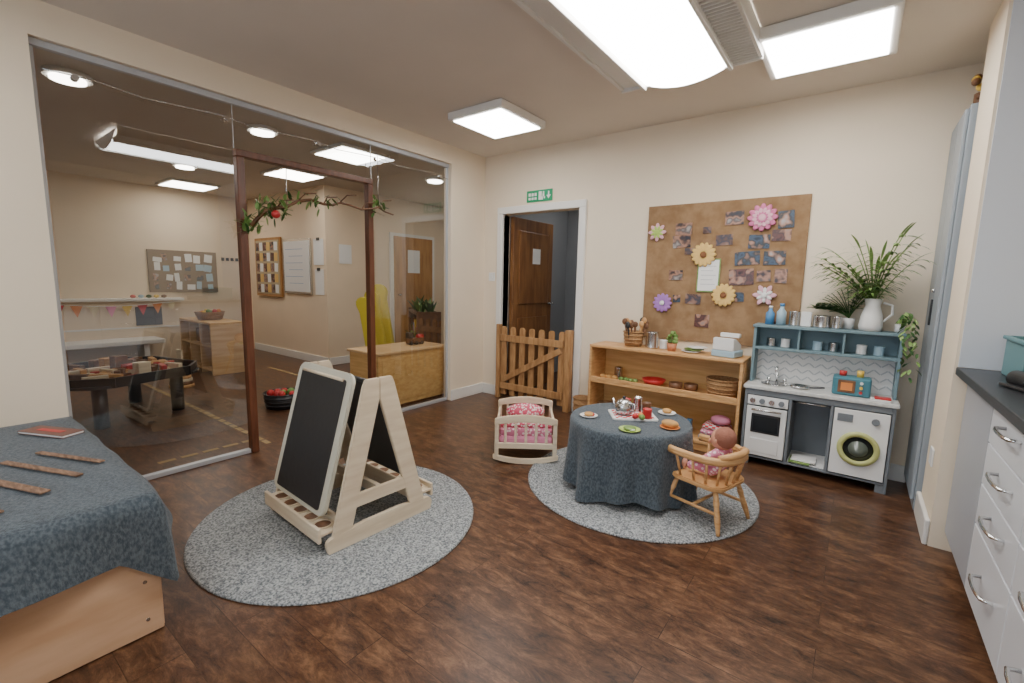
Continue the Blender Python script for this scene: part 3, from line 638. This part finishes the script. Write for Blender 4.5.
# ---------------------------------------------------------------- child's captain chair
w=B('wooden_armchair'); SZ=.235
w.prism(rrect(.32,.32,.07,6),.026,pine,Matrix.Translation((0,0,SZ)),.006)
for sx in(-1,1):
    for sy_ in(-1,1):
        p0=Vector((sx*.115,sy_*.115,SZ-.01)); p1=Vector((sx*.175,sy_*.165,.001))
        pts=[p0.lerp(p1,t) for t in(0,.2,.3,.4,.6,.75,.85,1)]; w.tube(pts,.014,pine,12,rs=[.012,.014,.017,.013,.016,.015,.012,.010])
for sy_ in(-1,1): w.cyl((-.145,sy_*.14,.10),(.145,sy_*.14,.10),.009,pine,seg=10)
w.cyl((0,-.14,.10),(0,.14,.10),.009,pine,seg=10)
rail=[(-.16,-.165),(-.10,-.175),(0,-.175),(.08,-.165),(.14,-.13),(.17,-.07),(.18,0),(.17,.07),(.14,.13),(.08,.165),(0,.175),(-.10,.175),(-.16,.165)]
AZ=.385
for dz,rr in((0,.017),(.012,.016)): w.tube([(x,y,AZ+dz) for x,y in rail],rr,pine,10)
w.tube([(.13,-.13,AZ+.02),(.165,-.08,AZ+.035),(.185,0,AZ+.04),(.165,.08,AZ+.035),(.13,.13,AZ+.02)],.02,pine,10)
for i in range(1,12):
    x,y=rail[i]; w.cyl((x*.82,y*.82,SZ+.01),(x,y,AZ),.0075,pine,seg=8)
CH=(-.555,2.515); CR=math.radians(-16); CS=.93; w.make((CH[0],CH[1],RZ),CR,scale=CS)
def skinned(name,verts,edges,radii,m,parent,sub=2):
    me=bpy.data.meshes.new(name); me.from_pydata(verts,edges,[]); o=bpy.data.objects.new(name,me); S.collection.objects.link(o)
    bpy.context.view_layer.objects.active=o
    md=o.modifiers.new('Skin','SKIN')
    for i,r in enumerate(radii): me.skin_vertices[0].data[i].radius=(r,r)
    me.skin_vertices[0].data[0].use_root=True
    s_=o.modifiers.new('Sub','SUBSURF'); s_.levels=sub; s_.render_levels=sub
    me.materials.append(m); o.parent=parent; md.use_smooth_shade=True
    return o
doll=bpy.data.objects.new('baby_doll',None); S.collection.objects.link(doll); doll.location=(CH[0]+.01,CH[1],RZ+(SZ+.013)*CS); doll.rotation_euler=(0,0,CR); doll.scale=(.90,.90,.90)
skinned('body',[(.06,0,.05),(.065,0,.11),(.07,0,.165),(.07,0,.20),
 (.065,.05,.165),(.02,.085,.12),(-.03,.075,.10),(.065,-.05,.165),(.02,-.085,.12),(-.03,-.075,.10),
 (.03,.04,.045),(-.05,.055,.055),(-.11,.06,.035),(.03,-.04,.045),(-.05,-.055,.055),(-.11,-.06,.035)],
 [(0,1),(1,2),(2,3),(2,4),(4,5),(5,6),(2,7),(7,8),(8,9),(0,10),(10,11),(11,12),(0,13),(13,14),(14,15)],
 [.055,.055,.05,.028,.03,.026,.022,.03,.026,.022,.036,.032,.026,.036,.032,.026],pinkpat,doll)
h=B('head'); h.sph((.06,0,.235),.064,skin,(1,.95,1.02),seg=24); h.sph((.074,0,.246),.066,mat('doll_bonnet',(.30,.12,.08),.9,bump=.4,bscale=120),(.96,1,.98),seg=20)
for s_ in(-1,1):
    h.sph((.000,s_*.023,.238),.008,blackP,(.5,1,1),seg=8); h.sph((.055,s_*.062,.232),.014,skin,(.6,.5,1),seg=8); h.sph((.005,s_*.034,.218),.014,skin,(.6,1,1),seg=8)
h.sph((-.006,0,.226),.008,skin,seg=8); h.sph((-.001,0,.208),.009,redM,(.5,1.2,.5),seg=8); h.make(parent=doll)
h=B('hands_and_feet')
for s_ in(-1,1):
    h.sph((-.045,s_*.073,.095),.018,skin,(1.1,.8,.9),seg=10)
    for k in range(4): h.cyl((-.055,s_*.073+(k-1.5)*.008,.095),(-.072,s_*.073+(k-1.5)*.009,.088),.0045,skin,seg=6)
    h.cyl((-.045,s_*.063,.10),(-.055,s_*.052,.102),.005,skin,seg=6)
    h.sph((-.13,s_*.06,.042),.024,skin,(.8,.8,1.3),seg=10)
h.make(parent=doll)

# ---------------------------------------------------------------- low storage bench with cloth
tx0,tx1,ty0,ty1,tzz=-3.20,-1.87,-.75,.45,.50
w=B('storage_bench')
w.box(tx0,tx1,ty0,ty1,.004,tzz-.01,plyBox,.004); w.box(tx1,tx1+.014,ty0+.01,ty1-.005,.004,.44,plyBox,.004)
w.cyl((tx1+.012,ty1-.05,.06),(tx1+.017,ty1-.05,.06),.006,steel); w.cyl((tx1+.012,ty1-.05,.20),(tx1+.017,ty1-.05,.20),.006,steel); w.make()
w=B('draped_cloth')
n=260
cx_,cy_=(tx0+tx1)/2,(ty0+ty1)/2; hx=(tx1-tx0)/2+.018; hy=(ty1-ty0)/2+.01
def rr(t):
    L1=2*hx;L2=2*hy; d=(t%1)*2*(L1+L2)
    if d<L2: return (hx,-hy+d,1,0)
    d-=L2
    if d<L1: return (hx-d,hy,0,1)
    d-=L1
    if d<L2: return (-hx,hy-d,-1,0)
    d-=L2
    return (-hx+d,-hy,0,-1)
vs=[];fs=[];NR=11
for i in range(n):
    x,y,nx,ny=rr(i/n)
    ex=abs(abs(x)-hx); ey=abs(abs(y)-hy)
    bx=max(0,1-ex/.12) ; by=max(0,1-ey/.12)
    N_=Vector((math.copysign(bx if bx else 0,x),math.copysign(by if by else 0,y),0))
    if N_.length<.01: N_=Vector((nx,ny,0))
    N_.normalize()
    corner=min(bx,by)
    s_=i/n*2*(2*hx+2*hy)
    wave=math.sin(s_*15+1.5*math.sin(s_*3))*.6+.5*math.sin(s_*8+2)
    hem=.20+.03*math.sin(s_*2.3+1)+.025*math.sin(s_*6)+corner*.13
    if x>0 and y<.22 : hem+=.16*min(1,(.22-y)/.25)
    col=[(cx_,cy_,tzz+.006),(cx_+x*.5,cy_+y*.5,tzz+.006),(cx_+x*.93,cy_+y*.93,tzz+.007+.004*wave),(cx_+x*.99,cy_+y*.99,tzz+.003)]
    for k in range(1,NR-3):
        t=k/(NR-4); off=.012+.012*t+.038*t*(wave+.7)+corner*.03*t
        off=max(off,.004)
        if nx<0 or ny<0: off=min(off,.02)
        if tx0-.02>cx_+x+N_.x*off: off=.01
        col.append((cx_+x+N_.x*off,cy_+y+N_.y*off,tzz-hem*t))
    vs+=col
m_=len(vs)//n
for i in range(n):
    j=(i+1)%n
    for k in range(m_-1): fs.append([i*m_+k,j*m_+k,j*m_+k+1,i*m_+k+1])
w.add(vs,fs,denim,None,True); w.make()
w=B('picture_book'); w.box(-.13,.13,-.045,.045,0,.002,mat('book_brown',(.18,.08,.06),.5),0); w.box(-.128,.128,-.042,.042,.002,.010,paper); w.box(-.13,.13,-.045,.045,.010,.012,MC['book_brown']); w.box(-.07,.07,-.012,.012,.012,.0135,redM); w.make((-2.90,.34,.512),.45)
w=B('driftwood_planks'); dw=mat('driftwood',(.16,.09,.055),.8,col2=(.32,.19,.12),vscale=6,stretch=(3,14,3),bump=.4)
for (x,y,l,a,wd) in((-2.45,.33,.34,.42,.022),(-2.38,.24,.40,.40,.025),(-2.30,.14,.42,.38,.03),(-2.20,.04,.38,.36,.025)):
    w.box(x-l/2,x+l/2,y-wd/2,y+wd/2,.0,.007,dw,.003,(0,0,a))
w.make((0,0,.513))

# ---------------------------------------------------------------- branch garland
w=B('leafy_branch_garland'); tx=XL+.03
pts=[(tx+.03*math.sin(i*1.3),1.42+i*.085,1.58+ (.24*(1-math.exp(-i*.45)))+.02*math.sin(i*1.7)) for i in range(15)]
w.tube(pts,.012,brown,8,rs=[.014-.0006*i for i in range(15)])
for i in range(2,14,2): w.tube([pts[i],(tx,pts[i][1]+.05,pts[i][2]+.06),(tx+.02,pts[i][1]+.12,pts[i][2]+.07)],.005,brown,6)
for i in range(170):
    k=min(13,int(abs(random.gauss(0,2.8)))) if i<155 else 12; p=Vector(pts[k]); a=random.random()*6.28
    blade(w,p+Vector((0,random.uniform(-.05,.06),random.uniform(-.05,.07))),(random.uniform(-.5,.5),math.cos(a),math.sin(a)),.045+.03*random.random(),.013,.1,green if i%4 else greenD,4)
p=Vector(pts[1]); w.sph(p+Vector((.04,.05,-.02)),.028,redM,seg=14)
w.tube([pts[3],(tx,pts[3][1],2.0)],.003,steel,5); w.tube([pts[12],(tx,pts[12][1],2.25)],.003,steel,5)
w.make()

# ---------------------------------------------------------------- adjacent room contents
w=B('low_panel_wall'); w.box(-8.24,-8.05,-1.5,2.45,0,.86,wallA); w.box(-8.245,-8.0,-1.5,2.48,.861,.90,whiteP,.006)
w.box(-8.05,-8.03,-1.5,2.4,.48,.50,whiteP); w.box(-8.05,-8.03,1.9,2.2,.52,.78,blackP); w.make()
w=B('low_bench'); w.box(-8.04,-7.6,.6,2.1,.30,.36,whiteP,.01)
for yy in (.8,1.9): w.box(-7.98,-7.66,yy-.03,yy+.03,.001,.299,whiteP)
w.make()
w=B('bunting')
cs=[yel,redM,orange,mat('cream_cloth',(.7,.6,.4),.9),pink]
for i in range(9):
    y=.95+i*.17; z=.85-.05*math.sin(pi*i/8)
    w.add([(-7.99,y-.06,z),(-7.99,y+.06,z),(-7.985,y,z-.15)],[[0,1,2]],cs[i%5])
w.tube([(-7.99,.9+i*.17,.85-.05*math.sin(pi*min(max(i-.5,0),8)/8)) for i in range(10)],.004,white,5)
w.make()
w=B('shelf_top_toys')
for i in range(5): w.sph((0,i*.09,.025),.025,[redM,tealL,greenD,yel,brown][i],(1,1.4,1),seg=10)
w.make((-8.1,1.9,.901))
w=B('notice_board'); w.box(-8.245,-8.22,2.13,3.02,.98,1.60,mat('brown_board',(.20,.14,.09),.8),.003)
for i in range(24):
    y=2.16+(i%6)*.135+random.uniform(0,.045); z=1.01+(i//6)*.14+random.uniform(-.01,.02); a=random.uniform(.05,.11); b_=random.uniform(.06,.13)
    w.box(-8.218-.0006*i,-8.214,min(y,2.9),min(y,2.9)+a,z,min(z+b_,1.59),[paper,photoMs[0],paper,tealL,paper,photoMs[2]][random.randrange(6)],0,(random.uniform(-.15,.15),0,0))
w.make()
w=B('wall_letters')
for i in range(5): w.box(-8.245,-8.235,3.10+i*.07,3.14+i*.07,1.48,1.53,blackP)
w.make()
w=B('framed_display_board'); w.box(-7.98,-7.15,3.51,3.545,.93,1.85,oak,.004); w.box(-7.94,-7.19,3.505,3.51,.97,1.81,mat('cream_cloth2',(.5,.42,.28),.9))
for i in range(30): x=-7.92+(i%6)*.12; z=.99+(i//6)*.165; w.box(x,x+.10,3.50,3.504,z,z+.13,[photoMs[i%4],paper,photoMs[1],straw][i%4],0,(0,random.uniform(-.1,.1),0))
w.make()
w=B('whiteboard'); w.box(-7.08,-6.30,3.52,3.545,1.0,1.80,steel,.004); w.box(-7.05,-6.33,3.515,3.52,1.03,1.77,white)
for i in range(6): w.box(-7.0+.1*(i%2),-6.5,3.513,3.515,1.65-i*.1,1.655-i*.1,blueM)
w.make()
w=B('wall_papers'); w.box(-6.24,-5.99,3.54,3.546,1.42,1.78,paper); w.box(-6.22,-6.0,3.54,3.546,1.0,1.36,paper); w.box(-5.938,-5.934,3.75,3.95,1.45,1.72,paper)
w.box(-6.15,-6.08,3.53,3.539,1.76,1.80,blackP); w.box(-6.15,-6.08,3.53,3.539,1.34,1.38,blackP); w.make()
w=B('cubby_bookcase'); X0,X1,Y0,Y1,hh=-7.35,-6.3,2.2,2.6,.66
w.box(X0,X1,Y0,Y1,hh-.03,hh,plyH,.004); w.box(X0,X1,Y1-.02,Y1,.002,hh-.031,ply)
for i in range(4): x=X0+i*(X1-X0-.025)/3; w.box(x,x+.025,Y0,Y1-.021,.002,hh-.031,ply,.003)
w.box(X0+.026,X1-.026,Y0+.005,Y1-.021,.05,.075,ply); w.box(X0+.026,X1-.026,Y0+.005,Y1-.021,.35,.375,ply)
w.box(X0+.1,X0+.33,Y0+.05,Y1-.1,.08,.25,wick,.01); w.box(X0+.42,X0+.62,Y0+.05,Y1-.1,.38,.55,brown,.01); w.make()
def foodx(w):
    for i in range(12): a=i*2.4; r=.03*i**.5; w.sph((r*math.cos(a),r*math.sin(a),.07+.02*(i%3)),.03,[redM,green,yel,orange][i%4],seg=8)
basket('fruit_basket',-6.85,2.40,.662,.17,.10,extra=foodx)
w=B('black_play_tray'); tcx,tcy=-5.15,1.05
w.prism(rrect(1.0,1.0,.25,5),.02,blackP,Matrix.Translation((0,0,.36)))
for a_ in range(4):
    M=Euler((0,0,a_*pi/2)).to_matrix().to_4x4(); w.bm((lambda b:(bmesh.ops.create_cube(b,size=1),b)[1])(bmesh.new()),blackP,M@Matrix.Translation((0,.49,.39))@Matrix.Diagonal((.6,.02,.08,1)))
    w.cyl(M@Vector((.3,.3,.35)),M@Vector((.3,.3,.002)),.05,blackP)
    w.bm((lambda b:(bmesh.ops.create_cube(b,size=1),b)[1])(bmesh.new()),blackP,M@Matrix.Translation((.395,.395,.39))@Euler((0,0,-pi/4)).to_matrix().to_4x4()@Matrix.Diagonal((.30,.02,.08,1)))
for i in range(60):
    x,y=random.uniform(-.36,.36),random.uniform(-.36,.36); w.box(x-.08,x+.08,y-.02,y+.02,.372,.40+random.random()*.05,[pine,brown,birch,brown,redM][i%5],.004,(0,0,random.random()*3))
for i in range(5): w.box(-.3+i*.15,-.22+i*.15,-.05,.05,.40,.47+.03*(i%3),[brown,pine,brown,redM,birch][i],.005)
w.make((tcx,tcy,0),.3)
w=B('wooden_ring_stack')
for i in range(6): w.lathe([(.05,0),(.12-.008*i,0),(.12-.008*i,.03),(.05,.03),(.05,0)],(0,0,.032*i+.001),[pine,brown,birch][i%3],20)
w.cyl((0,0,0),(0,0,.3),.02,pine); w.box(-.07,.07,-.01,.01,.3,.42,birch,.004); w.make((-5.95,1.76,0),0)
def applex(w):
    for i in range(9): a=i*2.4; r=.04*i**.5; w.sph((r*math.cos(a),r*math.sin(a),.13+.01*(i%2)),.035,redM if i%3 else green,seg=10)
basket('basket_of_apples',-4.34,2.10,0.001,.17,.14,blackP,.15,extra=applex)
w=B('wooden_play_cabinet'); w.box(-3.92,-3.47,2.56,3.42,.03,.54,plyH,.006); w.box(-3.94,-3.45,2.54,3.44,.541,.565,ply,.006); w.box(-3.88,-3.5,2.6,3.4,.001,.029,brown)
w.box(-3.47,-3.462,2.60,3.38,.08,.50,plyH,.002); w.make()
w=B('toy_train'); w.box(-.1,.1,-.03,.03,.02,.07,brown,.005); w.cyl((.03,0,.08),(.1,0,.08),.025,redM); w.box(-.1,-.04,-.03,.03,.07,.13,blackP,.004)
for x in(-.07,0,.07): w.cyl((x,-.035,.02),(x,.035,.02),.02,blackP)
w.make((-3.7,3.2,.566),1.5)
w=B('foam_pads'); foam=mat('yellow_foam',(.58,.47,.04),.8)
for i in range(3):
    hz=1.02-.07*i
    pl_=[(-.06,0),(.06,0),(.06,hz)]+arc(0,hz+.08,.085,-20,200,8)+[(-.06,hz)]
    w.prism([(x-(y*.16),y) for x,y in pl_],.09,foam,Matrix.Translation((.06*i,-.16*i,0))@Euler((pi/2,0,.6)).to_matrix().to_4x4(),.01)
w.make((-4.30,3.42,.002))
w=B('planter_shelf'); w.box(-.5,.5,-.15,.15,.0,.03,brown)
for x in(-.48,.48): w.box(x-.02,x+.02,-.15,.15,.031,.85,brown,.004)
for z in(.4,.8): w.box(-.458,.458,-.15,.15,z,z+.03,brown,.003)
for i in range(150): blade(w,(random.uniform(-.46,.46),random.uniform(-.14,.14),random.choice((.84,.44,.05))),(random.uniform(-1,1),random.uniform(-1,1),1.2),.14+.1*random.random(),.022,.2,greenD if i%3 else green,4)
for i in range(8): w.box(-.44+i*.11,-.38+i*.11,-.10,.1,.43,.60+.05*(i%3),[redM,blueM,yel,brown][i%4],.003)
w.make((-4.62,4.15,.002),-.6)
tape=mat('floor_tape',(.40,.28,.13),.6)
w=B('floor_tape_lines')
for i in range(26):
    x=-6.4+i*.115; w.box(x,x+.09,1.52,1.56,.0005,.002,tape)
    if x<-4.3: w.box(x,x+.09,2.9,2.94,.0005,.002,tape)
for i in range(5): y=.9+i*.13; w.box(-3.62,-3.58,y,y+.10,.0005,.002,tape)
w.make()

# ---------------------------------------------------------------- world, camera
wd=bpy.data.worlds.new('World'); S.world=wd; wd.use_nodes=True; bg=wd.node_tree.nodes['Background']; bg.inputs[0].default_value=(.72,.85,1,1); bg.inputs[1].default_value=5.0
yaw=math.radians(37.0);p=math.radians(7.52);r=math.radians(1.26)
F0=Vector((-math.sin(yaw),math.cos(yaw),0));R0=Vector((math.cos(yaw),math.sin(yaw),0));Z=Vector((0,0,1))
F=F0*math.cos(p)-Z*math.sin(p);U0=Z*math.cos(p)+F0*math.sin(p)
R=R0*math.cos(r)+U0*math.sin(r);U=U0*math.cos(r)-R0*math.sin(r)
cam=bpy.data.cameras.new('camera'); co=bpy.data.objects.new('camera',cam); S.collection.objects.link(co)
M=Matrix(((R.x,U.x,-F.x,0),(R.y,U.y,-F.y,0),(R.z,U.z,-F.z,1.25),(0,0,0,1))); co.matrix_world=M
cam.sensor_width=36; cam.lens=16.0; cam.clip_start=.02
S.camera=co
